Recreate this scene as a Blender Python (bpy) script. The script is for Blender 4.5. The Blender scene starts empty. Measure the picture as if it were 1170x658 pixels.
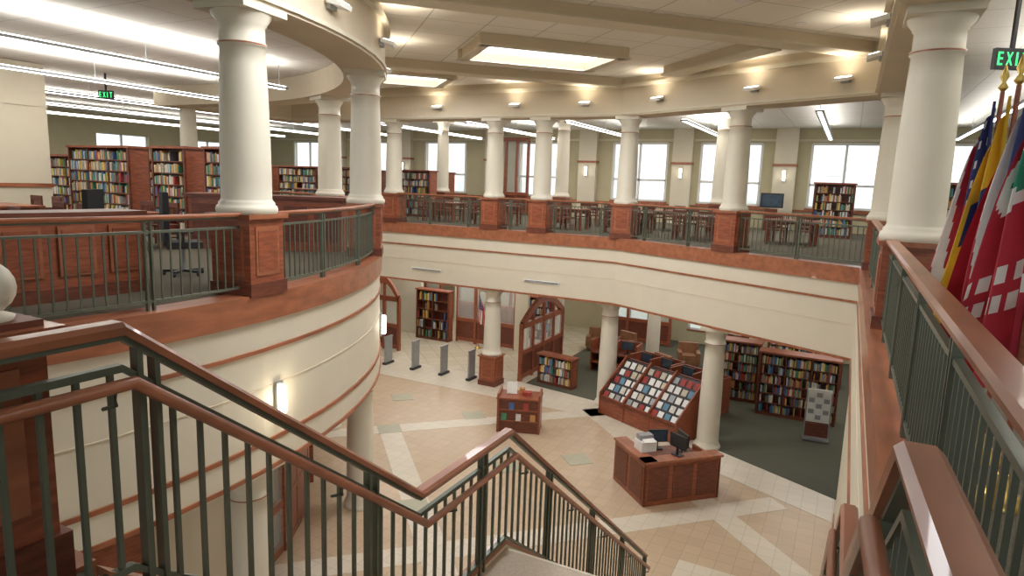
import bpy, math, random
from mathutils import Vector, Matrix
random.seed(7)
C=bpy.context; D=bpy.data
# ------------------------------------------------------------------ materials
def nt(name):
    m=D.materials.new(name); m.use_nodes=True
    n=m.node_tree.nodes; l=m.node_tree.links
    return m,n,l,n['Principled BSDF']
def mat(name,col,rough=.6,metal=0,var=.08,scale=6,stretch=(1,1,1),spec=.5,coat=0,bump=0):
    m,n,l,b=nt(name)
    tc=n.new('ShaderNodeTexCoord'); mp=n.new('ShaderNodeMapping'); nz=n.new('ShaderNodeTexNoise'); cr=n.new('ShaderNodeValToRGB')
    mp.inputs['Scale'].default_value=stretch; nz.inputs['Scale'].default_value=scale; nz.inputs['Detail'].default_value=3
    l.new(tc.outputs['Object'],mp.inputs[0]); l.new(mp.outputs[0],nz.inputs[0]); l.new(nz.outputs[0],cr.inputs[0])
    e=cr.color_ramp.elements; e[0].position=.3; e[1].position=.7
    e[0].color=[max(0,c*(1-var)) for c in col]+[1]; e[1].color=[min(1,c*(1+var)) for c in col]+[1]
    l.new(cr.outputs[0],b.inputs['Base Color'])
    b.inputs['Roughness'].default_value=rough; b.inputs['Metallic'].default_value=metal
    b.inputs['Specular IOR Level'].default_value=spec
    if coat: b.inputs['Coat Weight'].default_value=coat
    if bump:
        bp=n.new('ShaderNodeBump'); bp.inputs['Strength'].default_value=bump; l.new(nz.outputs[0],bp.inputs['Height']); l.new(bp.outputs[0],b.inputs['Normal'])
    return m
def tile(name,c1,c2,mortar,size,rough=.4,ms=.02,rot=0,var=None):
    m,n,l,b=nt(name)
    tc=n.new('ShaderNodeTexCoord'); mp=n.new('ShaderNodeMapping'); br=n.new('ShaderNodeTexBrick')
    mp.inputs['Rotation'].default_value=(0,0,rot)
    br.offset=0; br.squash=1; br.inputs['Scale'].default_value=1/size
    br.inputs['Brick Width'].default_value=1; br.inputs['Row Height'].default_value=1
    br.inputs['Mortar Size'].default_value=ms; br.inputs['Mortar Smooth'].default_value=.3
    br.inputs['Color1'].default_value=(*c1,1); br.inputs['Color2'].default_value=(*c2,1); br.inputs['Mortar'].default_value=(*mortar,1)
    l.new(tc.outputs['Object'],mp.inputs[0]); l.new(mp.outputs[0],br.inputs[0]); l.new(br.outputs[0],b.inputs['Base Color'])
    b.inputs['Roughness'].default_value=rough
    return m
def emis(name,col,s):
    m,n,l,b=nt(name)
    b.inputs['Base Color'].default_value=(*col,1); b.inputs['Emission Color'].default_value=(*col,1); b.inputs['Emission Strength'].default_value=s
    return m
CREAM=mat('cream_paint',(.68,.625,.50),.65,var=.02,scale=2)
COL=mat('column_plaster',(.70,.655,.54),.5,var=.02,scale=3)
SOFF=mat('soffit_paint',(.67,.58,.44),.7,var=.03,scale=1)
OLIVE=mat('wall_olive_paint',(.52,.47,.31),.8,var=.04,scale=2)
WOOD=mat('cherry_wood',(.27,.075,.034),.4,var=.3,scale=5,stretch=(1,1,6),coat=.12)
WOODD=mat('dark_cherry_wood',(.15,.042,.022),.45,var=.3,scale=5,stretch=(1,1,6))
RAILW=mat('oak_rail_wood',(.33,.115,.055),.38,var=.25,scale=8,stretch=(1,.2,1),coat=.2)
GREEN=mat('grey_green_steel',(.12,.135,.10),.4,metal=.3,var=.08,scale=8)
CARPET=mat('carpet_olive_grey',(.088,.088,.06),.98,var=.35,scale=60,bump=.2)
CARPETU=mat('carpet_reading_room',(.11,.095,.065),.98,var=.3,scale=50)
TAN=tile('tile_tan',(.56,.42,.285),(.51,.38,.255),(.38,.30,.21),.33,.28)
LIGHT=tile('tile_cream',(.68,.605,.49),(.64,.57,.46),(.50,.44,.35),.33,.28)
TGREEN=tile('tile_sage',(.43,.41,.30),(.40,.39,.28),(.34,.32,.24),.33,.3)
LOBBY=tile('tile_lobby',(.60,.53,.40),(.66,.6,.48),(.4,.36,.28),.6,.25,rot=.785)
CEIL=tile('ceiling_tile_white',(.86,.84,.79),(.84,.82,.77),(.62,.60,.55),1.2,.9,ms=.012)
CEILA=tile('atrium_ceiling_panel',(.84,.81,.75),(.82,.79,.73),(.5,.48,.42),1.25,.9,ms=.012,rot=.785)
BLACK=mat('black_plastic',(.02,.02,.022),.4,var=.1)
DARK=mat('dark_fabric',(.02,.02,.022),.8,var=.2)
GREY=mat('grey_metal',(.35,.36,.37),.4,metal=.5)
WHITE=mat('white_plastic',(.8,.8,.78),.5,var=.02)
PAPER=mat('paper_white',(.78,.77,.72),.8,var=.04,scale=20)
LEATH=mat('brown_leather',(.25,.12,.06),.5,var=.2)
GLASS,_n,_l,_b=nt('clear_glass'); _b.inputs['Base Color'].default_value=(.9,.95,.93,1); _b.inputs['Roughness'].default_value=.05; _b.inputs['Alpha'].default_value=.18
SCREEN=mat('monitor_screen',(.05,.08,.12),.2,var=.2)
STRIP=emis('fluorescent_diffuser',(1,.98,.94),9)
SKYL=emis('skylight_diffuser',(.97,.99,1),3.0)
LAMP=emis('lamp_diffuser',(1,.93,.78),8)
EXIT=emis('exit_sign_green',(.05,.9,.25),1.2)
BK=[mat('book_cloth_%d'%i,c,.7,var=.2,scale=20) for i,c in enumerate([(.35,.05,.04),(.06,.12,.28),(.55,.48,.36),(.05,.2,.1),(.62,.6,.55),(.08,.07,.07),(.5,.25,.08),(.3,.22,.14),(.12,.25,.35),(.6,.45,.1)])]
# ------------------------------------------------------------------ mesh builder
class MB:
    def __init__(s): s.v=[];s.f=[];s.m=[];s.s=[];s.mats=[]
    def mi(s,m):
        if m not in s.mats: s.mats.append(m)
        return s.mats.index(m)
    def add(s,vs,fs,m,smooth=False):
        o=len(s.v); s.v+= [tuple(p) for p in vs]; k=s.mi(m)
        for f in fs: s.f.append([i+o for i in f]); s.m.append(k); s.s.append(smooth)
    def box(s,cx,cy,cz,sx,sy,sz,m,rz=0,tilt=0):
        M=Matrix.Translation((cx,cy,cz))@Matrix.Rotation(rz,4,'Z')@Matrix.Rotation(tilt,4,'X')
        vs=[M@Vector((x*sx/2,y*sy/2,z*sz/2)) for x in(-1,1) for y in(-1,1) for z in(-1,1)]
        s.add(vs,[(0,1,3,2),(4,6,7,5),(0,4,5,1),(2,3,7,6),(0,2,6,4),(1,5,7,3)],m)
    def b2(s,x0,x1,y0,y1,z0,z1,m): s.box((x0+x1)/2,(y0+y1)/2,(z0+z1)/2,abs(x1-x0),abs(y1-y0),abs(z1-z0),m)
    def lathe(s,cx,cy,prof,m,n=24):
        vs=[];fs=[]
        for r,z in prof:
            for i in range(n):
                a=2*math.pi*i/n; vs.append((cx+r*math.cos(a),cy+r*math.sin(a),z))
        for j in range(len(prof)-1):
            for i in range(n):
                k=(i+1)%n; fs.append((j*n+i,j*n+k,(j+1)*n+k,(j+1)*n+i))
        s.add(vs,fs,m,True)
        s.add([vs[i] for i in range(n)],[tuple(range(n-1,-1,-1))],m); s.add(vs[-n:],[tuple(range(n))],m)
    def tube(s,pts,r,m,n=8):
        P=[Vector(p) for p in pts]; vs=[];fs=[]
        for i,p in enumerate(P):
            d=(P[min(i+1,len(P)-1)]-P[max(i-1,0)]).normalized()
            a=Vector((0,0,1)) if abs(d.z)<.9 else Vector((1,0,0))
            u=d.cross(a).normalized(); w=d.cross(u).normalized()
            for k in range(n):
                t=2*math.pi*k/n; vs.append(p+u*r*math.cos(t)+w*r*math.sin(t))
        for j in range(len(P)-1):
            for i in range(n):
                k=(i+1)%n; fs.append((j*n+i,(j+1)*n+i,(j+1)*n+k,j*n+k))
        s.add(vs,fs,m,True); s.add(vs[:n],[tuple(range(n))],m); s.add(vs[-n:],[tuple(range(n-1,-1,-1))],m)
    def sweep(s,path,prof,m,smooth=False):
        P=[Vector((p[0],p[1],p[2] if len(p)>2 else 0)) for p in path]; N=len(P); k=len(prof); vs=[]
        for i,p in enumerate(P):
            ds=[]
            if i>0: ds.append((P[i]-P[i-1]).xy.normalized())
            if i<N-1: ds.append((P[i+1]-P[i]).xy.normalized())
            n=[Vector((-d.y,d.x)) for d in ds]; a=sum(n,Vector((0,0))).normalized(); sc=1/max(.4,a.dot(n[0]))
            for u,z in prof: vs.append((p.x+a.x*u*sc,p.y+a.y*u*sc,p.z+z))
        fs=[(j*k+i,j*k+(i+1)%k,(j+1)*k+(i+1)%k,(j+1)*k+i) for j in range(N-1) for i in range(k)]
        s.add(vs,fs,m,smooth); s.add(vs[:k],[tuple(range(k-1,-1,-1))],m); s.add(vs[-k:],[tuple(range(k))],m)
    def prism(s,poly,z0,z1,m):
        n=len(poly); vs=[(x,y,z0) for x,y in poly]+[(x,y,z1) for x,y in poly]
        s.add(vs,[tuple(range(n-1,-1,-1)),tuple(range(n,2*n))]+[(i,(i+1)%n,n+(i+1)%n,n+i) for i in range(n)],m)
    def build(s,name,loc=(0,0,0),rz=0,parent=None):
        me=D.meshes.new(name); me.from_pydata(s.v,[],s.f)
        for m in s.mats: me.materials.append(m)
        me.polygons.foreach_set('material_index',s.m); me.polygons.foreach_set('use_smooth',s.s)
        me.update(); o=D.objects.new(name,me); C.scene.collection.objects.link(o)
        o.location=loc; o.rotation_euler=(0,0,rz)
        if parent: o.parent=parent
        return o
def rect(u0,u1,z0,z1): return [(u0,z0),(u1,z0),(u1,z1),(u0,z1)]
# ------------------------------------------------------------------ plan
ZU=5.6
DC=(-16.85,5.14); DR=10.0
def dpt(a,r=DR): t=math.radians(a); return (DC[0]+r*math.cos(t),DC[1]+r*math.sin(t))
ARC=[dpt(a) for a in [-22+i*4 for i in range(29)]]   # -22 .. 90
EX=.35
EDGE=[(-2.6,1.4),(-7.3,1.4)]+ARC+[(-20,15.14),(-20,19.7),(-6.4,19.7),(EX,16.3),(EX,-3)]
HOLE=[(EX,1.4)]+EDGE[:-1]
def slab_hole(name,outer,hole,z0,z1,m,mb=None):
    import bmesh
    bm=bmesh.new(); es=[]
    for loop in (outer,hole):
        vs=[bm.verts.new((x,y,z1)) for x,y in loop]
        es+=[bm.edges.new((vs[i],vs[(i+1)%len(vs)])) for i in range(len(vs))]
    r=bmesh.ops.triangle_fill(bm,use_beauty=True,edges=es)
    fc=[g for g in r['geom'] if isinstance(g,bmesh.types.BMFace)]
    ex=bmesh.ops.extrude_face_region(bm,geom=fc)
    for v in [g for g in ex['geom'] if isinstance(g,bmesh.types.BMVert)]: v.co.z=z0
    bmesh.ops.recalc_face_normals(bm,faces=bm.faces)
    me=D.meshes.new(name); bm.to_mesh(me); me.materials.append(m)
    o=D.objects.new(name,me); C.scene.collection.objects.link(o); return o
X0,X1,Y0,Y1=-34,9,-6,31
OUT=[(X0,Y0),(X1,Y0),(X1,Y1),(X0,Y1)]
def off(path,d):
    res=[];P=[Vector(p[:2]) for p in path]
    for i,p in enumerate(P):
        ds=[]
        if i>0: ds.append((P[i]-P[i-1]).normalized())
        if i<len(P)-1: ds.append((P[i+1]-P[i]).normalized())
        n=[Vector((-q.y,q.x)) for q in ds]; a=sum(n,Vector((0,0))).normalized(); sc=1/max(.4,a.dot(n[0]))
        res.append((p.x+a.x*d*sc,p.y+a.y*d*sc))
    return res
# floors
m=MB(); m.b2(X0,X1,Y0,Y1,-.2,0,TAN)
m.build('floor')
slab_hole('floor_upper',OUT,[(x,y) for x,y in HOLE],5.3,ZU,CARPETU)
h2=off(EDGE,.15); slab_hole('ceiling_lower',OUT,[(EX+.15,1.25)]+h2[:-1],3.75,3.85,CEIL)
h2=off(EDGE,.25); slab_hole('ceiling_reading_room',OUT,[(EX+.25,1.15)]+h2[:-1],9.9,10.0,CEIL)
# inlays : straight bands laid at 45 degrees
m=MB()
q=math.pi/4
for c,s0,s1 in ((26.0,-3,13.6),(16.6,-2,15)):
    s_=(s0+s1)/2; m.box((s_-c)/2,(s_+c)/2,.002,(s1-s0)/1.414,.6,.008,LIGHT,rz=q)
for s_,c0,c1 in ((12.6,12.6,26),(3.4,12,26)):
    c=(c0+c1)/2; m.box((s_-c)/2,(s_+c)/2,.0025,(c1-c0)/1.414,.6,.009,LIGHT,rz=-q)
m.build('floor_inlay_bands')
m=MB(); m.prism([(-20,18.9),(-6.8,18.9),(-2.9,17.0),(EX,15.4),(EX,16.7),(-2.7,18.3),(-6.5,20.3),(-10,20.9),(-20,20.9)],0,.009,LIGHT); m.build('floor_border_tile')
m=MB(); m.prism([(-2.3,10.3),(EX,10.3),(EX,12.2),(-2.3,12.2)],0,.007,LIGHT); m.build('floor_stair_foot_tile')
m=MB()
for x,y in ((-6.65,19.35),(-8,11.3),(-11.3,14.7),(-12.7,17.2),(-9.8,17.0),(-5.8,15.6),(-7.2,14.2)): m.box(x,y,.003,.66,.66,.012,TGREEN,rz=q)
m.build('floor_inlay_diamonds')
m=MB(); m.prism([(-20,20.9),(-10,20.9),(-10,31),(-20,31)],0,.008,LOBBY); m.build('floor_lobby_tile')
m=MB(); m.prism([(-9.9,20.9),(-6.5,20.3),(-2.7,18.3),(EX,16.7),(X1,16.7),(X1,31),(-9.9,31)],0,.015,CARPET); m.build('carpet')
# fascia
m=MB()
m.sweep(EDGE,rect(0,.3,3.55,5.25),CREAM)
m.sweep(EDGE,rect(-.05,.34,5.25,5.62),RAILW)
m.sweep(EDGE,rect(-.03,.02,4.82,4.87),RAILW)
m.sweep(EDGE,rect(-.03,.31,3.50,3.56),RAILW)
m.sweep(EDGE,rect(-.012,.02,4.30,4.315),SOFF)
m.build('trim_balcony_fascia')
for x in (-8.9,-13.5):
    m=MB(); m.box(0,0,0,1.3,.03,.09,WHITE)
    for z in (-.02,.01): m.box(0,-.017,z,1.22,.006,.014,BLACK)
    m.build('air_grille',(x,19.68,3.98))
m=MB(); m.sweep(ARC[1:],rect(-.01,.3,3.15,3.52),CREAM); m.sweep(ARC[1:],rect(-.035,.32,3.10,3.16),RAILW); m.build('trim_drum_base')
# wall under right balcony
m=MB(); m.b2(EX+.02,EX+.28,1.4,15.6,0,3.6,CREAM)
m.b2(EX-.01,EX+.02,1.4,15.6,0,.15,RAILW); m.build('wall_right_lower')
# ring beam + atrium ceiling
m=MB(); RE=EDGE[1:]
ZC=10.4
m.sweep(RE,rect(-.1,.75,9.3,ZC),SOFF)
m.sweep(RE,rect(-.15,.0,9.34,9.40),CREAM)
m.sweep(RE,rect(-.2,.0,10.1,10.2),CREAM)
m.build('trim_ring_beam')
m=MB(); m.b2(-21,1.1,-3,20.6,ZC,ZC+.1,CEILA); m.build('ceiling')
m=MB()
def beam(cx,cy,L,rz,w=.42): m.box(cx,cy,ZC-.11,L,w,.22,SOFF,rz=rz); m.box(cx,cy,ZC-.23,L,w+.12,.04,CREAM,rz=rz)
for c,s_,L in ((6.5,4,13),(16.5,6.6,18),(26.4,6,13)): beam((s_-c)/2,(s_+c)/2,L,q)
for s_,c0,c1 in ((-2,16.7,26.1),(13.4,16.8,23)):
    c=(c0+c1)/2; beam((s_-c)/2,(s_+c)/2,(c1-c0)/1.414-.4,q+math.pi/2)
m.build('trim_ceiling_beams')
def skylight(cx,cy,a,b):
    m=MB()
    for sx,sy,w,h in ((0,-b/2,a+.3,.16),(0,b/2,a+.3,.16),(-a/2,0,.16,b),(a/2,0,.16,b)):
        m.box(sx,sy,-.12,w,h,.24,SOFF); m.box(sx,sy,-.24,w+.06,h+.06,.03,CREAM)
    m.box(0,0,-.02,a,b,.03,SKYL)
    m.build('skylight',(cx,cy,ZC),q)
skylight(-7.0,14.9,3.3,2.0); skylight(-12.6,16.6,3.0,2.0) ; skylight(-4.4,7.3,3.2,2.2)
for x,y in ((-3.5,14.6),(-5.0,12.6),(-2,12.2),(-1.2,14.2),(-9.5,11.5),(-3.2,10.6),(-8.6,17.6)):
    m=MB(); m.lathe(0,0,[(.1,0),(.13,0),(.13,-.02),(.1,-.02)],WHITE,16); m.lathe(0,0,[(.095,-.012),(.095,-.005)],LAMP,16); m.build('recessed_downlight',(x,y,ZC))
# ------------------------------------------------------------------ columns
def column(x,y,z0,z1,ped=1.08,r=.3,rz=0,name='column'):
    m=MB(); z=0
    if ped:
        m.box(0,0,ped/2,.64,.64,ped,WOOD); m.box(0,0,.09,.70,.70,.18,WOODD); m.box(0,0,ped-.03,.74,.74,.06,RAILW)
        for a in range(4):
            t=a*math.pi/2; m.box(.322*math.cos(t),.322*math.sin(t),ped*.55,.02,.44,ped*.6,RAILW,rz=t); m.box(.328*math.cos(t),.328*math.sin(t),ped*.55,.02,.36,ped*.5,WOOD,rz=t)
        z=ped
    H=z1-z0; k=r/.3
    p=[(.355*k,z),(.365*k,z+.02),(.37*k,z+.06),(.355*k,z+.10),(.335*k,z+.11),(.335*k,z+.14),(.31*k,z+.17)]
    for i in range(0,9):
        t=i/8; p.append((k*(.302-.04*t*t),z+.19+(H-z-.19-.5)*t))
    e=H
    p+=[(.285*k,e-.49),(.285*k,e-.45),(.263*k,e-.44),(.263*k,e-.24),(.285*k,e-.22),(.285*k,e-.2),(.34*k,e-.13),(.35*k,e-.09)]
    m.lathe(0,0,p,COL,28)
    m.lathe(0,0,[(.288*k,e-.48),(.288*k,e-.46)],RAILW,24)
    m.box(0,0,e-.045,.74*k,.74*k,.09,COL)
    return m.build(name,(x,y,z0),rz)
ch=math.atan2(-3.4,6.75)
for x,y in ((-15.2,19.97),(-10.95,19.97),(-9.15,19.97),(-6.25,19.93)): column(x,y,ZU,9.3)
column(-2.75,18.16,ZU,9.3,rz=ch)
column(.68,16.2,ZU,9.3); column(.70,9.2,ZU,9.3)
for a in (-22.5,6.6,36,65.5): x,y=dpt(a,9.72); column(x,y,ZU,9.3,rz=math.radians(a),r=.32)
for x in (-17.0,-11.0,-4.5): column(x,26,ZU,9.9,r=.28)
column(-20.3,15.3,ZU,9.9,r=.28)
# lower
column(-10.95,20.15,0.009,3.5,ped=1.1); column(-6.65,20.3,0.016,3.5,ped=0); column(-2.95,18.35,0.016,3.5,ped=0); column(-10.9,26,0.009,3.75,ped=0,r=.27); column(-6.65,26,0.016,3.75,ped=0,r=.27); column(-2.6,25.2,0.016,3.75,ped=0,r=.27)
for a in (6.6,36,65.5): x,y=dpt(a,9.6); column(x,y,0,3.12,ped=0,rz=math.radians(a))
# ------------------------------------------------------------------ drum lower wall
m=MB()
m.sweep([dpt(a,8.3) for a in range(-30,91,4)],rect(0,.25,0,3.8),CREAM)
m.sweep([dpt(a,8.34) for a in range(-30,91,4)],rect(0,.1,2.45,2.55),RAILW)
m.build('wall_drum_lower')
for i,a in enumerate((-4,20,30,50)):
    m=MB(); w=1.7
    m.box(0,0,1.1,w,.06,2.2,GLASS if i%2 else WOOD)
    for sx in(-w/2,0,w/2): m.box(sx,-.02,1.15,.12,.12,2.3,WOOD)
    for z in (.08,1.0,2.3): m.box(0,-.02,z,w+.1,.12,.14,WOOD)
    x,y=dpt(a,8.42); m.build('door_%d'%(i+1),(x,y,0),math.radians(a+90)+math.pi)
# ------------------------------------------------------------------ railings
def polylen(P): return sum((P[i+1]-P[i]).xy.length for i in range(len(P)-1))
def resample(P,step):
    out=[];T=polylen(P);n=max(1,round(T/step));ts=[T*i/n for i in range(n+1)];acc=0;j=0
    for t in ts:
        while j<len(P)-2 and acc+(P[j+1]-P[j]).xy.length<t-1e-6: acc+=(P[j+1]-P[j]).xy.length; j+=1
        seg=(P[j+1]-P[j]); L=seg.xy.length or 1; out.append((P[j].lerp(P[j+1],max(0,min(1,(t-acc)/L))),math.atan2(seg.y,seg.x)))
    return out
def railing(name,path,h=1.08,step=.125,postat=1.6,base=0,bw=.018,handrail=None,cap=(.05,.045)):
    P=[Vector(p) for p in path]; m=MB(); w,t=cap
    m.sweep(P,[(-w,h-t),(w,h-t),(w+.008,h-.018),(w-.012,h),(-w+.012,h),(-w-.008,h-.018)],RAILW)
    m.sweep(P,rect(-.022,.022,h-t-.025,h-t),GREEN)
    m.sweep(P,rect(-.018,.018,h-.20,h-.17),GREEN)
    m.sweep(P,rect(-.018,.018,.09+base,.12+base),GREEN)
    for p,a in resample(P,step): m.box(p.x,p.y,p.z+(h-.19+.1+base)/2,bw,bw,h-.29-base,GREEN,rz=a)
    for p,a in resample(P,postat):
        for o in(-.035,.035):
            m.box(p.x+o*math.cos(a),p.y+o*math.sin(a),p.z+(h-.04)/2,.022,.05,h-.04,GREEN,rz=a)
    ob=m.build(name)
    if handrail is not None:
        u,dz=handrail; m=MB()
        Q=[(x,y,p.z+dz) for (x,y),p in zip(off([(p.x,p.y) for p in P],u),P)]
        m.tube(Q,.027,RAILW,10)
        for p,a in resample([Vector(q_) for q_ in Q],1.3)[1:]:
            n=Vector((-math.sin(a),math.cos(a),0)); s_=-1 if u>0 else 1
            m.tube([p-Vector((0,0,.02)),p+n*0-Vector((0,0,.07)),p+n*abs(u)*s_-Vector((0,0,.10))],.009,GREEN,6)
        m.build('handrail',parent=ob)
    return ob
def E3(l,d,z): return [(x,y,z) for x,y in off(l,d)]
zr=ZU+.02
railing('balcony_railing',E3([(-3.3,1.4),(-7.3,1.4)]+ARC+[(-20,15.14)],.12,zr))
railing('balcony_railing',E3([(-20,19.7),(-6.4,19.7),(EX,16.3)],.12,zr))
railing('balcony_railing',E3([(EX,16.1),(EX,1.75)],.12,zr),cap=(.06,.05))
# stairs
ZL=3.98
SP=[(1.5,ZU-.09),(3.5,ZL),(4.85,ZL),(10.0,ZL-5.15*.75)]
railing('stair_railing',[(-2.44,.2,ZU-.09)]+[(-2.44,y,z) for y,z in SP],h=1.12,postat=1.35,handrail=(-.08,.89),bw=.02,cap=(.045,.05))
railing('stair_railing',[(.24,.9,ZU-.09),(.2,1.75,ZU-.09),(.2,3.6,ZL+.08),(.2,4.85,ZL),(.2,10.0,ZL-5.15*.75)],h=1.12,postat=1.35,handrail=(.08,.89),bw=.02,cap=(.045,.05))
m=MB(); y=1.4; z=ZU
STEP=mat('stair_terrazzo',(.50,.41,.30),.5,var=.1,scale=40)
rr=(ZU-ZL)/9
for i in range(9):
    z-=rr; m.b2(-2.4,.16,y,y+.23,z-.35,z,STEP); m.b2(-2.4,.16,y-.02,y+.01,z+.14,z+.17,RAILW) ; y+=.228
yl=y; m.b2(-2.5,.2,y,4.85,z-.35,z,STEP); y=4.85; rr=ZL/24
for i in range(23):
    z-=rr; m.b2(-2.4,.16,y,y+.235,max(0,z-.35),z,STEP); m.b2(-2.4,.16,y-.02,y+.01,z+rr-.04,z+rr+.002,CREAM); y+=.2283
for x in (-2.47,.2):
    pth=[(x,1.4,ZU-.03),(x,yl,ZL),(x,4.85,ZL),(x,10.1,.16)]
    m.sweep(pth,rect(-.035,.035,-.45,.04),CREAM)
    m.sweep(pth,rect(-.045,.045,.04,.08),RAILW)
m.build('staircase')
# newel pedestal with ball
m=MB(); m.box(0,0,.485,.62,.56,.97,WOOD); m.box(0,0,.99,.72,.66,.06,RAILW); m.box(0,0,1.03,.62,.56,.03,WOODD); m.box(0,0,.1,.68,.62,.2,WOODD)
m.box(.315,0,.6,.02,.36,.56,RAILW); m.box(0,-.285,.6,.4,.02,.56,RAILW)
pr=[(.08,1.04),(.09,1.06),(.05,1.075)]+[(.1*math.sin(math.pi*t/10),1.165-.1*math.cos(math.pi*t/10)) for t in range(1,10)]
m.lathe(.19,.15,pr,COL,24); m.build('newel_pedestal_with_ball',(-2.92,1.05,ZU))
# ------------------------------------------------------------------ walls & windows
def wall(name,axis,pos,a0,a1,z0,z1,wins,m_,th=.25):
    m=MB(); cuts=sorted(wins)
    def seg(s0,s1,q0,q1,mt=m_,t=th):
        if axis=='Y': m.b2(s0,s1,pos,pos+t,q0,q1,mt)
        else: m.b2(pos,pos+t,s0,s1,q0,q1,mt)
    c=a0
    for w0,w1,h0,h1 in cuts:
        seg(c,w0,z0,z1); seg(w0,w1,z0,h0); seg(w0,w1,h1,z1); c=w1
    seg(c,a1,z0,z1); m.build(name)
    for i,(w0,w1,h0,h1) in enumerate(cuts):
        m=MB()
        def fr(s0,s1,q0,q1,mt=WHITE,d=.1):
            if axis=='Y': m.b2(s0,s1,pos-.03,pos-.03+d,q0,q1,mt)
            else: m.b2(pos-.03,pos-.03+d,s0,s1,q0,q1,mt)
        for t in (0,.5,1): s_=w0+(w1-w0)*t; fr(s_-.05,s_+.05,h0,h1)
        for t in (0,.36,1): s_=h0+(h1-h0)*t; fr(w0,w1,s_-.05,s_+.05)
        fr(w0-.1,w1+.1,h0-.12,h0-.04,RAILW,.2)
        fr(w0,w1,(h0+h1)/2,(h0+h1)/2+.01,WHITE,.05)
        m.build('window_%s_%d'%(name.split('_',1)[1],i+1))
ups=[(c-1.3,c+1.3,6.6,9.25) for c in (-30,-25.3,-20.1,-14.2,-9.15,-5.0,-.4,4.2)]
lows=[(c-1.25,c+1.25,.7,2.9) for c in (-9.15,-5.0,-.4,4.2)]
wall('wall_far_upper','Y',31,X0,X1,ZU,9.9,ups,OLIVE)
wall('wall_far_lower','Y',31,X0,X1,0,3.75,lows,OLIVE)
wall('wall_left_upper','X',X0-.25,Y0,Y1,ZU,9.9,[(y-1.4,y+1.4,6.9,9.0) for y in (4,10,16,21.8,27)],OLIVE)
wall('wall_left_lower','X',X0-.25,Y0,Y1,0,3.75,[],CREAM)
wall('wall_right_upper','X',X1,Y0,Y1,ZU,9.9,[(y-1.2,y+1.2,6.7,9.2) for y in (4,12,20,26)],CREAM)
wall('wall_right_lower_outer','X',X1,Y0,Y1,0,3.75,[],CREAM)
m=MB()
m.b2(X0,X1,30.93,31,6.4,6.48,RAILW); m.b2(X0,X1,30.9,31,9.35,9.45,CREAM)
m.b2(X0,X0+.07,Y0,Y1,6.5,6.58,RAILW)
for c in (-27.6,-22.7,-17,-11.7,-7.1,-2.7,1.9):
    m.b2(c-.45,c+.45,30.7,31,ZU,9.9,CREAM); m.b2(c-.5,c+.5,30.64,31,8.3,8.4,RAILW)
m.build('trim_far_wall')
m=MB(); m.box(0,0,2.14,1.3,1.3,4.28,CREAM); m.box(0,0,1.1,1.38,1.38,.1,RAILW); m.box(0,0,3.2,1.34,1.34,.06,CREAM); m.box(0,0,.1,1.36,1.36,.2,WOOD)
m.build('square_pier',(-20.2,9.8,ZU),0)
def glazed(name,loc,rz,w,h,arch=False,bays=3):
    m=MB()
    for i in range(bays+1): m.box(-w/2+w*i/bays,0,h/2,.12,.14,h,WOOD)
    for z in (.15,1.05,h-.1): m.box(0,0,z,w,.12,.16 if z<h-.2 else .2,WOOD)
    m.box(0,0,.6,w,.05,.8,WOODD); m.box(0,0,(1.05+h)/2,w,.02,h-1.2,GLASS)
    if arch:
        pts=[(-w/2+w*i/16,0,h+.75*math.sin(math.pi*i/16)) for i in range(17)]
        vs=[];fs=[]
        for x,_,z in pts: vs+=[(x,-.07,z-.2),(x,-.07,z+.06),(x,.07,z-.2),(x,.07,z+.06)]
        for i in range(16):
            a=i*4; fs+=[(a,a+4,a+5,a+1),(a+2,a+3,a+7,a+6),(a,a+2,a+6,a+4),(a+1,a+5,a+7,a+3)]
        m.add(vs,fs,WOOD)
        for i in range(1,bays): x=-w/2+w*i/bays; m.box(x,0,h+.3,.08,.1,.62,WOOD)
    return m.build(name,loc,rz)
glazed('glazed_wood_partition',(-10.2,22.9,0.009),math.pi/2,3.8,2.15,True,4)
glazed('entrance_doors',(-17.2,22.0,0.009),0,1.5,2.3,True,2)
glazed('glazed_wood_partition',(-15.0,28.5,0.009),0,5,2.6,False,5)
glazed('glazed_wood_partition',(-13.9,24.9,0.009),0,3.0,2.9,False,3)
glazed('entrance_doors',(-8.3,29.5,0.02),0,3,2.6,False,3)
glazed('entrance_doors',(-18.6,26.5,0.009),0,2.6,2.8,False,3)
# office fronts in the lobby: cream wall pieces with door openings
m=MB()
m.b2(-20,-17.5,25.1,25.3,0,3.75,CREAM); m.b2(-15.45,-15.38,24.8,25.0,0,3.75,CREAM); m.b2(-15.4,-12.4,24.82,24.98,2.95,3.75,CREAM); m.b2(-12.4,-11.8,24.8,25.0,0,3.75,CREAM)
m.build('wall_lobby')
glazed('wood_window_screen',(-15.8,30.6,ZU),0,1.9,3.9,False,3)
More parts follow.
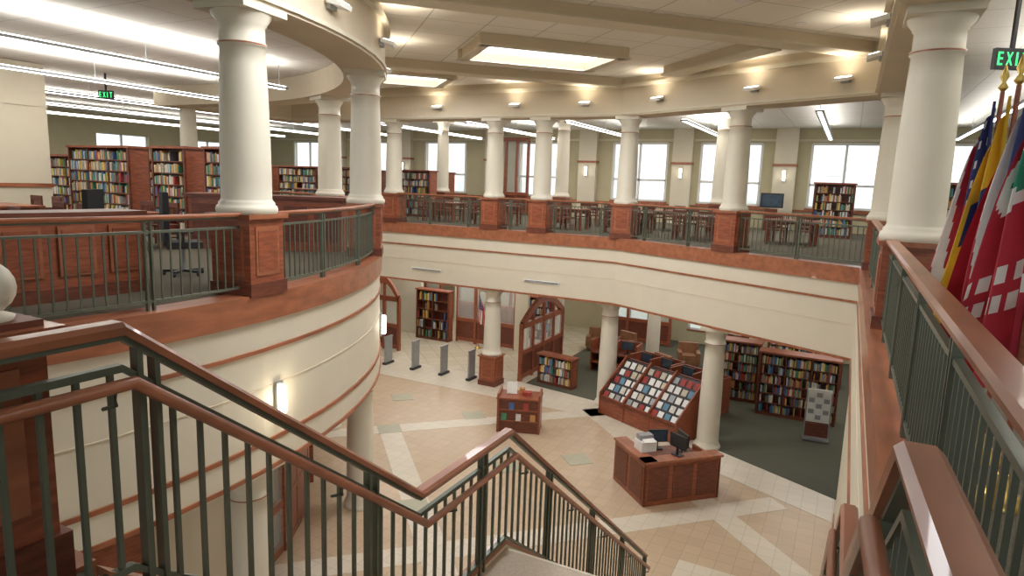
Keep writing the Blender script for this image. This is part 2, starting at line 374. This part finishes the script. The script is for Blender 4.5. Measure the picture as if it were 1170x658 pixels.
# ------------------------------------------------------------------ furniture
def bookcase(loc,rz,w=1.8,h=2.1,d=.5,ns=6,double=False,name='bookcase',cols=None,fill=.94):
    m=MB(); b=MB(); T=.05
    m.box(-w/2,0,h/2,T,d,h,WOODD); m.box(w/2,0,h/2,T,d,h,WOODD)
    m.box(-w/2-.03,0,h/2,.02,d-.1,h-.2,WOOD);m.box(w/2+.03,0,h/2,.02,d-.1,h-.2,WOOD)
    m.box(0,0,h-.02,w+.14,d+.06,.06,WOOD); m.box(0,0,.05,w,d-.02,.1,WOODD)
    m.box(0,0 if double else d/2-.02,h/2,w,.03,h-.05,WOODD)
    nb=max(1,round(w/.9))
    for i in range(1,nb): m.box(-w/2+w*i/nb,0,h/2,.03,d-.02,h-.06,WOODD)
    sp=(h-.18)/ns
    for j in range(ns): m.box(0,0,.1+sp*j,w-.02,d-.02,.025,WOODD)
    for side in ((-1,1) if double else (-1,)):
        for j in range(ns):
            x=-w/2+.05
            while x<w/2-.08:
                if random.random()>fill: x+=random.uniform(.05,.2); continue
                t=random.uniform(.025,.06); hh=sp*random.uniform(.62,.88); c=random.choice(cols or BK)
                if min(abs(x+t/2-(-w/2+w*i/nb)) for i in range(nb+1))>.04:
                    b.box(x+t/2,side*(d/4+.03) ,.115+sp*j+hh/2,t-.004,d*.36,hh,c)
                x+=t
    o=m.build(name,loc,rz)
    b.build('books',parent=o); return o
bookcase((-.95,22.4,0.016),0,2.3,2.1,.6,6,True); bookcase((-2.85,23.4,0.016),0,1.2,2.1,.6,6,True)
bookcase((2.6,23.2,0.016),0,2.6,2.1,.6,6,True); bookcase((-1.0,26.9,0.016),0,2.6,2.1,.6,6,True); bookcase((2.6,26.4,0.016),0,2.6,2.1,.6,6,True)
bookcase((-8.85,21.3,0.016),-.15,1.4,1.1,.4,3)
bookcase((-16.4,24.6,.01),0,1.7,2.3,.4,5,fill=.5,name='display_case')
bookcase((-12.6,27.5,.01),0,1.6,2.0,.4,5)
for x,w in ((-18.2,2.6),(-15.3,1.2),(-13.35,1.2)):
    bookcase((x,11.2,ZU),0,w,2.2,.6,7,True)
for x,y,w in ((-22.5,13,2.7),(-25.5,13,2.7),(-22.5,16.5,2.7),(-19,22,2.2),(-21.8,22,2.2),(-17.2,24,2),(-24.6,22,2.2),(-28,22,2.4),(-19,27.5,3),(-23,27.5,3),(-27,27.5,3),(-.6,27.2,1.3),(2.4,25.2,1.6),(2.4,21.2,1.6),(-28.5,13,2.7),(-28.5,17,2.7)):
    bookcase((x,y,ZU),0,w,2.0,.6,6,True)
def chair(loc,rz,mt=WOODD):
    m=MB(); m.box(0,0,.45,.46,.44,.04,mt)
    for x in(-.2,.2):
        m.box(x,-.19,.22,.04,.04,.44,mt); m.box(x,.2,.46,.04,.04,.92,mt)
        m.box(x,0,.2,.03,.38,.03,mt)
        m.box(x*1.12,-.01,.66,.04,.42,.03,mt); m.box(x*1.12,-.19,.55,.03,.03,.22,mt)
    m.box(0,.2,.88,.44,.035,.1,mt); m.box(0,.2,.56,.4,.03,.05,mt)
    for i in range(5): m.box(-.14+.07*i,.2,.71,.025,.02,.28,mt)
    m.build('wooden_chair',loc,rz)
def table(loc,rz,w=1.6,d=.95,h=.75,mt=WOOD,name='reading_table'):
    m=MB(); m.box(0,0,h-.02,w,d,.04,mt); m.box(0,0,h-.08,w-.14,d-.14,.09,WOODD)
    for x in(-1,1):
        for y in(-1,1): m.box(x*(w/2-.08),y*(d/2-.08),(h-.04)/2,.07,.07,h-.04,mt)
    m.build(name,loc,rz)
def tset(x,y,z,rz=0,w=1.6):
    table((x,y,z),rz,w)
    for sx in(-.4,.4):
        for sy,r in((-.72,math.pi),(.72,0)):
            c,s=math.cos(rz),math.sin(rz); chair((x+sx*c-sy*s,y+sx*s+sy*c,z),rz+r+random.uniform(-.15,.15))
for x,y in ((-14.5,22.3),(-12.1,22.3),(-9.3,22.5),(-6.9,22.5),(-4.4,22.0),(-1.6,22.6),(-13.4,8.4),(-16.6,7.8),(-19.6,7.0),(-12.6,5.0),(-15.6,4.6)): tset(x,y,ZU)
for x,y in ((-13.9,25.1),(-8.6,25.4),(-6.4,25.4)): tset(x,y,ZU)
tset(-3.9,28.8,.016)
m=MB(); P=[dpt(a,8.5) for a in range(-24,6,3)]
m.sweep(P,rect(0,.08,0,1.02),WOOD); m.sweep(P,rect(-.06,.55,1.02,1.07),WOODD); m.sweep(P,rect(-.03,.1,0,.16),WOODD)
for a in range(-24,2,4):
    x,y=dpt(a+1,8.51); m.box(x,y,.6,.03,.42,.6,RAILW,rz=math.radians(a+1)); x,y=dpt(a+1,8.52); m.box(x,y,.6,.035,.34,.52,WOOD,rz=math.radians(a+1))
m.build('curved_service_counter',(0,0,ZU))
m=MB(); m.box(0,0,.55,3.2,.8,1.1,WOOD); m.box(0,0,1.13,3.4,.95,.06,WOODD)
for i in range(5): m.box(-1.28+.64*i,-.41,.58,.5,.03,.75,WOODD)
m.build('reference_desk',(-11.2,10.4,ZU),.5)
def office_chair(loc,rz):
    m=MB(); m.lathe(0,0,[(.03,.08),(.03,.45)],GREY,10)
    for i in range(5):
        a=i*2*math.pi/5; m.box(.15*math.cos(a),.15*math.sin(a),.07,.3,.05,.04,BLACK,rz=a); m.lathe(.29*math.cos(a),.29*math.sin(a),[(.02,0),(.035,.03),(.02,.06)],BLACK,8)
    m.box(0,0,.48,.5,.5,.1,DARK); m.box(0,.24,.9,.48,.08,.76,DARK); m.box(0,.25,.58,.08,.04,.2,BLACK)
    for s_ in(-1,1): m.box(s_*.27,.03,.68,.05,.3,.03,BLACK); m.box(s_*.27,.03,.57,.03,.04,.2,BLACK)
    m.build('office_chair',loc,rz)
office_chair((-9.2,6.75,ZU),math.pi-.5); office_chair((-10.6,6.0,ZU),-1)
m=MB(); m.box(0,0,.5,1.2,.7,1.0,WOODD); m.box(0,0,1.02,1.3,.8,.05,WOOD); m.box(0,0,.06,1.1,.62,.12,BLACK)
for sx in (-.6,.6): m.box(sx,0,.58,.06,.78,1.15,WOOD)
for z in (.35,.68): m.box(0,-.33,z,1.12,.12,.03,WOOD); 
for i,c in enumerate((3,1,4,0,6)): m.box(-.42+.21*i,-.36,.80 if i%2 else .47,.15,.03,.2,BK[c],tilt=-.2)
m.box(-.25,.05,1.22,.3,.04,.34,PAPER,tilt=-.25); m.box(.2,0,1.10,.25,.2,.1,BK[0]); m.box(.05,.1,1.14,.16,.12,.18,BK[6])
m.build('display_kiosk',(-8.1,16.75,.009),.35)
# magazine rack
m=MB(); L=3.1
prof=[(-.75,0),(.55,0),(.55,1.65),(.4,1.7),(-.75,.62)]
for sx in (-L/2,-L/6,L/6,L/2):
    vs=[(sx-.025,y,z+(.06 if i>1 else 0)) for i,(y,z) in enumerate(prof)]+[(sx+.025,y,z+(.06 if i>1 else 0)) for i,(y,z) in enumerate(prof)]; n=5
    m.add(vs,[tuple(range(n)),tuple(range(2*n-1,n-1,-1))]+[(i,i+n,(i+1)%n+n,(i+1)%n) for i in range(n)],WOOD)
m.box(0,.5,.85,L,.04,1.6,WOODD); m.box(0,-.7,.3,L,.05,.6,WOOD)
for r_ in range(5):
    t=(r_+.5)/5; y=-.72+1.14*t; z=.62+1.06*t
    m.box(0,y,z-.08,L-.06,.03,.32,BLACK,tilt=-.6); m.box(0,y-.13,z-.19,L-.06,.06,.05,WOODD)
    for i in range(12):
        x=-L/2+.17+i*(L-.34)/11; hh=random.uniform(.19,.24); m.box(x+random.uniform(-.01,.01),y-.03,z-.08,.185,.012,hh,random.choice([PAPER,PAPER,PAPER,GREY,PAPER,BK[4],BK[2],WHITE,BK[0],BK[8],BK[4]]),tilt=-.6)
        m.box(x,y-.045,z-.075-hh*.2,.12,.006,hh*.3,random.choice([BK[5],BK[1],BK[7],GREY,PAPER]),tilt=-.6)
m.build('magazine_rack',(-4.82,19.32,.016),ch)
# computer desk (45 deg) lower
m=MB(); D1=2.0;D2=1.5
m.box(0,-D2/2+.03,.52,D1,.06,1.04,WOOD); m.box(-D1/2+.03,0,.52,.06,D2,1.04,WOOD); m.box(D1/2-.03,-.2,.45,.06,D2-.4,.9,WOOD)
m.box(0,0,.74,D1-.12,D2-.12,.05,WOODD); m.box(0,-D2/2+.12,1.05,D1+.06,.34,.05,RAILW); m.box(-D1/2+.14,0,1.05,.34,D2+.06,.05,RAILW)
for i in range(3): m.box(-.64+.64*i,-D2/2-.005,.52,.52,.02,.8,WOODD)
for i in range(2): m.box(-D1/2-.005,-.36+.72*i,.52,.02,.58,.8,WOODD)
m.build('computer_desk',(-3.35,15.15,.009),.785)
def monitor(loc,rz,w=.5):
    m=MB(); m.box(0,0,.01,.24,.18,.02,BLACK); m.box(0,.02,.12,.05,.03,.22,BLACK); m.box(0,0,.33,w,.04,.32,BLACK); m.box(0,-.022,.33,w-.04,.006,.28,SCREEN)
    m.build('computer_monitor',loc,rz)
monitor((-3.7,15.6,.785),.6); monitor((-3.0,14.72,1.09),2.6); monitor((-3.1,15.75,.785),2.3)
m=MB(); m.box(0,0,.12,.4,.35,.24,WHITE); m.box(0,.05,.3,.34,.2,.12,GREY); m.box(0,-.15,.26,.3,.14,.02,PAPER,tilt=.4); m.build('printer',(-3.75,14.65,1.09),.8)
# sign stand
m=MB(); m.box(0,0,.05,.7,.4,.05,GREY); m.box(-.33,0,.75,.04,.04,1.45,GREY); m.box(.33,0,.75,.04,.04,1.45,GREY); m.box(0,0,1.05,.66,.03,1.0,PAPER); m.box(0,0,.3,.66,.03,.4,WOODD)
for r_ in range(5):
    for c_ in range(3): m.box(-.2+.2*c_,-.02,.7+.17*r_,.15,.01,.13,GREY if (r_+c_)%2 else WHITE)
m.build('poster_stand',(-.25,20.6,.016),.1)
def armchair(loc,rz):
    m=MB(); m.box(0,0,.3,.8,.75,.3,LEATH); m.box(0,.33,.65,.8,.18,.6,LEATH)
    for s_ in(-1,1): m.box(s_*.36,-.02,.45,.16,.75,.42,LEATH)
    m.box(0,-.04,.48,.54,.6,.1,LEATH)
    for x in(-.33,.33):
        for y in(-.3,.3): m.box(x,y,.075,.06,.06,.15,WOODD)
    m.build('armchair',loc,rz)
for x,y,r_ in ((-5.3,26.6,.3),(-4.0,26.5,-.3),(-9.4,27.0,.2),(-8.2,27.0,-.4),(-5.6,24.6,2.6)): armchair((x,y,.016),r_)
for (x,y,r_) in ((-5.6,22.7,-.4),(-3.9,21.7,-.4),(-7.6,24.2,0)):
    m=MB(); m.box(0,0,.37,1.8,.8,.06,WOOD); m.box(0,.4,.6,1.8,.05,1.2,WOOD)
    for s_ in(-.9,0,.9): m.box(s_,0,.6,.05,.8,1.2,WOOD)
    m.box(0,0,.74,1.8,.8,.04,WOODD); m.build('computer_carrel',(x,y,.016),r_)
    for s_ in (-.45,.45): monitor((x+s_*math.cos(r_),y+s_*math.sin(r_),.78),r_)
for x in (-15.6,-14.3,-13.0,-11.8):
    m=MB(); m.box(0,0,.58,.05,.45,1.0,GREY); m.box(0,0,.04,.16,.55,.08,BLACK); m.box(0,0,1.09,.07,.48,.05,GREY); m.box(.028,0,.58,.01,.34,.8,GREY); m.build('security_gate',(x,20.2,.009))
mats_gold=mat('gold_finial',(.6,.42,.12),.3,metal=.9)
def flag(loc,rz,H,cols,mode,name='flag',w=.5,drop=1.6,seed=0):
    o=D.objects.new(name,None); C.scene.collection.objects.link(o); o.location=loc; o.rotation_euler=(0,0,rz)
    m=MB(); m.tube([(0,0,.04),(0,0,H)],.016,WOOD,10); m.lathe(0,0,[(.14,0),(.14,.03),(.05,.07),(.03,.16)],mats_gold,16)
    m.lathe(0,0,[(.01,H),(.035,H+.03),(.012,H+.07),(.03,H+.11),(.002,H+.2)],mats_gold,10); m.build('pole',parent=o)
    m=MB(); nu,nv=60,48; R=random.Random(seed); ph=R.uniform(0,6)
    vs=[]; fold=5.0 if mode=='us' else 4.2
    for j in range(nv+1):
        v=j/nv
        for i in range(nu+1):
            u=i/nu
            spread=w*(.22+.78*min(1,v*1.3)**.8)
            x=.02+u*spread; amp=.06*(.5+.5*v)*(1 if u>.03 else .1)
            y=amp*math.sin(u*fold*math.pi+ph+v*.8)+.02*math.sin(5*v+ph)
            z=H-.06-(drop*v) - (.34*u*(1-v*.35)) + .03*math.sin(u*9+ph)*v
            vs.append((x,y,z))
    for j in range(nv):
        for i in range(nu):
            a=j*(nu+1)+i; u=(i+.5)/nu; v=(j+.5)/nv
            if mode=='us':
                if v<.45 and u<.62: c=cols[1] if (i%6 in(2,3) and j%5 in (1,2)) else cols[2]
                else: c=cols[int(u*9+v*1.5)%2]
            elif mode=='hstripe': c=cols[0] if u+v*.25<.38 else (cols[1] if u+v*.25<.72 else cols[2])
            elif mode=='leaf':
                du=(u-.60)/.34; dv=(v-.22)/.15; rr_=math.hypot(du,dv); th=math.atan2(dv,du)
                lim=.75+.25*math.cos(5*th+.4)
                c=cols[1] if rr_<lim*.8 else (cols[2] if rr_<1.05 else cols[0])
                if .56<v<.63 and (i%8)<5: c=cols[2]
                if .67<v<.72 and (i%6)<4: c=cols[2]
            else: c=cols[0] if abs(v-.45)>.12 or abs(u-.6)>.25 else cols[1]
            m.add([vs[a],vs[a+1],vs[a+nu+2],vs[a+nu+1]],[(0,1,2,3)],c,True)
    ob=m.build('cloth',parent=o)
    import bmesh
    bm=bmesh.new(); bm.from_mesh(ob.data); bmesh.ops.remove_doubles(bm,verts=bm.verts,dist=.0005); bm.to_mesh(ob.data); bm.free()
    return o
FR=mat('flag_red',(.46,.02,.04),.7); FW=mat('flag_white',(.78,.76,.72),.7); FB=mat('flag_navy',(.03,.04,.16),.7); FY=mat('flag_yellow',(.75,.45,.03),.7); FG=mat('flag_green',(.02,.25,.15),.7)
flag((.86,4.15,ZU),2.15,2.35,[FR,FG,FW],'leaf',w=.42,drop=1.6,seed=1)
flag((.88,4.85,ZU),2.3,2.35,[FB,FW,FR],'hstripe',w=.36,drop=1.45,seed=2)
flag((.90,5.5,ZU),2.3,2.35,[FY,FB],'plain',w=.36,drop=1.45,seed=3)
flag((.92,6.2,ZU),2.3,2.4,[FR,FW,FB],'us',w=.46,drop=1.45,seed=4)
flag((-13.9,24.3,.01),0,2.4,[FR,FW,FB],'us',w=.5,drop=1.2,seed=8)
def exit_sign(loc,rz,rod=.3):
    m=MB(); m.box(0,0,0,.42,.06,.24,BLACK); m.box(0,0,.12+rod/2,.04,.04,rod,BLACK)
    X=-.15
    for ch_ in 'EXIT':
        if ch_=='E':
            m.box(X-.02,-.033,0,.02,.006,.15,EXIT)
            for z in(-.065,0,.065): m.box(X+.005,-.033,z,.05,.006,.02,EXIT)
        if ch_=='X':
            for s_ in(-1,1):
                vs=[(X-.03*s_,-.034,-.075),(X-.03*s_+.02,-.034,-.075),(X+.03*s_+.02,-.034,.075),(X+.03*s_,-.034,.075)]; m.add(vs,[(0,1,2,3)],EXIT)
        if ch_=='I': m.box(X,-.033,0,.02,.006,.15,EXIT)
        if ch_=='T': m.box(X,-.033,0,.02,.006,.15,EXIT); m.box(X,-.033,.065,.07,.006,.02,EXIT)
        X+=.1
    m.build('exit_sign',loc,rz)
exit_sign((1.5,9.9,8.85),.5,.93); exit_sign((-19.4,12.0,9.3),.5,.48)
m=MB(); m.box(0,0,.45,.5,.4,.9,WOODD); m.box(0,0,1.25,.9,.45,.6,BLACK); m.box(0,-.23,1.25,.78,.01,.48,SCREEN); m.build('television_on_stand',(-3.0,29.6,ZU),.2)
# ------------------------------------------------------------------ lights
def area(name,loc,rot,sx,sy,W,col=(1,.955,.885)):
    l=D.lights.new(name,'AREA'); l.shape='RECTANGLE'; l.size=sx; l.size_y=sy; l.energy=W; l.color=col
    o=D.objects.new(name,l); C.scene.collection.objects.link(o); o.location=loc; o.rotation_euler=rot; return o
def pendant(x,y0,y1,z=9.35):
    m=MB(); L=y1-y0
    m.box(0,0,0,.22,L,.05,GREY); m.box(0,0,.035,.16,L-.1,.02,STRIP); m.box(0,0,-.03,.10,L-.1,.012,STRIP)
    n=max(2,int(L/3))
    for i in range(n+1): m.tube([(0,-L/2+.2+(L-.4)*i/n,.04),(0,-L/2+.2+(L-.4)*i/n,9.9-z)],.006,GREY,5)
    m.build('linear_pendant_light',(x,(y0+y1)/2,z))
for x,y0,y1 in ((-13.,5.2,12.6),(-17,3,14),(-21,0,28),(-25,0,28),(-29,0,28),(-17,21.5,29.5),(-13,21.5,29.5),(-9,21.5,29.5),(-5,21.5,29.5),(-1,19.5,29.5),(3.2,3,29.5)):
    pendant(x,y0,y1)
for x,y,sx,sy,W in ((-15.5,8.5,7,7,140),(-24.5,8,7,14,230),(-24.5,22,8,12,200),(-13,25.5,10,6,200),(-4,25.5,10,6,200),(4,8,4,14,180)):
    area('upper_room_fill',(x,y,9.85),(0,0,0),sx,sy,W)  # added downward area lamps filling out the pendants' light, no troffer fixtures
for x,y in ((-13.,9),(-17,9),(-22,8),(-22,20),(-13,25),(-5,25),(3,12)):
    area('pendant_uplight',(x,y,9.42),(math.pi,0,0),1,6,80,(1,.97,.91))
sk=(.97,.985,1)
area('skylight_daylight',(-7.0,14.9,10.15),(0,0,q),3.0,1.8,330,sk); area('skylight_daylight',(-4.4,7.3,10.15),(0,0,q),3,2.0,270,sk); area('skylight_daylight',(-12.6,16.6,10.15),(0,0,q),2.8,1.8,150,sk)
for x,y,sx,sy,W in ((-15,25,6,8,250),(-6,25.5,6,8,200),(1.5,24,6,9,220),(-12.5,5,5,5,50),(-14,17.4,3,1,30)):
    area('ceiling_panel_light',(x,y,3.72),(0,0,0),sx,sy,W)
def ring_light(x,y,rz):
    m=MB(); m.box(0,-.16,0,.34,.24,.07,WHITE,tilt=.25); m.box(0,-.04,0,.2,.07,.14,GREY); m.box(0,-.17,.042,.28,.17,.01,LAMP,tilt=.25); m.build('uplight_fixture',(x,y,9.68),rz)
    l=D.lights.new('uplight','SPOT'); l.energy=36; l.spot_size=2.6; l.spot_blend=1; l.color=(1,.87,.68); l.shadow_soft_size=.15
    o=D.objects.new('uplight_lamp',l); C.scene.collection.objects.link(o)
    o.location=(x+.42*math.sin(rz),y-.42*math.cos(rz),9.76); o.rotation_euler=(math.pi,0,0)
for x in (-16.5,-13,-10,-7.6): ring_light(x,19.6,0)
for t in (.2,.6,.9): ring_light(-6.4+6.75*t-.045,19.7-3.4*t-.09,ch)
for y in (14.,11.2,7.5): ring_light(EX-.1,y,-math.pi/2)
for a in (15,30,48,66): x,y=dpt(a,10.1); ring_light(x,y,math.radians(a)+math.pi/2)
def sconce(x,y,z,rz):
    m=MB(); m.box(0,-.03,0,.13,.05,.5,GREY); m.lathe(0,-.08,[(.055,-.2),(.065,-.18),(.065,.18),(.055,.2)],LAMP,16); m.build('wall_sconce',(x,y,z),rz)
    l=D.lights.new('sconce','POINT'); l.energy=8; l.color=(1,.87,.65); l.shadow_soft_size=.1
    o=D.objects.new('sconce_lamp',l); C.scene.collection.objects.link(o); o.location=(x+.28*math.sin(rz),y-.28*math.cos(rz),z)
for a in (7.6,36.5): x,y=dpt(a,10.0); sconce(x,y,4.08,math.radians(a)+math.pi/2)
for x in (-22.7,-17,-11.7,-7.1,-2.7): 
    m=MB(); m.box(0,0,0,.12,.05,.5,GREY); m.lathe(0,-.07,[(.06,-.2),(.06,.2)],LAMP,12); m.build('wall_sconce',(x,30.62,7.9))
# world
w=D.worlds.new('sky'); C.scene.world=w; w.use_nodes=True; n=w.node_tree.nodes; l=w.node_tree.links; bg=n['Background']
tc=n.new('ShaderNodeTexCoord'); sp=n.new('ShaderNodeSeparateXYZ'); nz=n.new('ShaderNodeTexNoise'); nz.inputs['Scale'].default_value=14; nz.inputs['Detail'].default_value=5
ad=n.new('ShaderNodeMath'); ad.operation='MULTIPLY_ADD'; ad.inputs[1].default_value=.22; cr=n.new('ShaderNodeValToRGB')
l.new(tc.outputs['Generated'],sp.inputs[0]); l.new(tc.outputs['Generated'],nz.inputs[0]); l.new(nz.outputs[0],ad.inputs[0]); l.new(sp.outputs['Z'],ad.inputs[2]); l.new(ad.outputs[0],cr.inputs[0])
e=cr.color_ramp.elements; e[0].position=.06; e[0].color=(.42,.47,.42,1); e[1].position=.13; e[1].color=(.92,.97,1,1)
l.new(cr.outputs[0],bg.inputs[0]); bg.inputs[1].default_value=1.5
# ------------------------------------------------------------------ camera
cam=D.cameras.new('camera'); co=D.objects.new('camera',cam); C.scene.collection.objects.link(co)
cam.lens=750/1170*36; cam.sensor_width=36; cam.clip_start=.05; cam.clip_end=200
co.matrix_world=Matrix.Translation((0,0,7.2))@Matrix.Rotation(math.radians(26.9),4,'Z')@Matrix.Rotation(math.radians(90-9.09),4,'X')@Matrix.Rotation(math.radians(2.0),4,'Z')
C.scene.camera=co
C.scene.view_settings.view_transform='Standard'
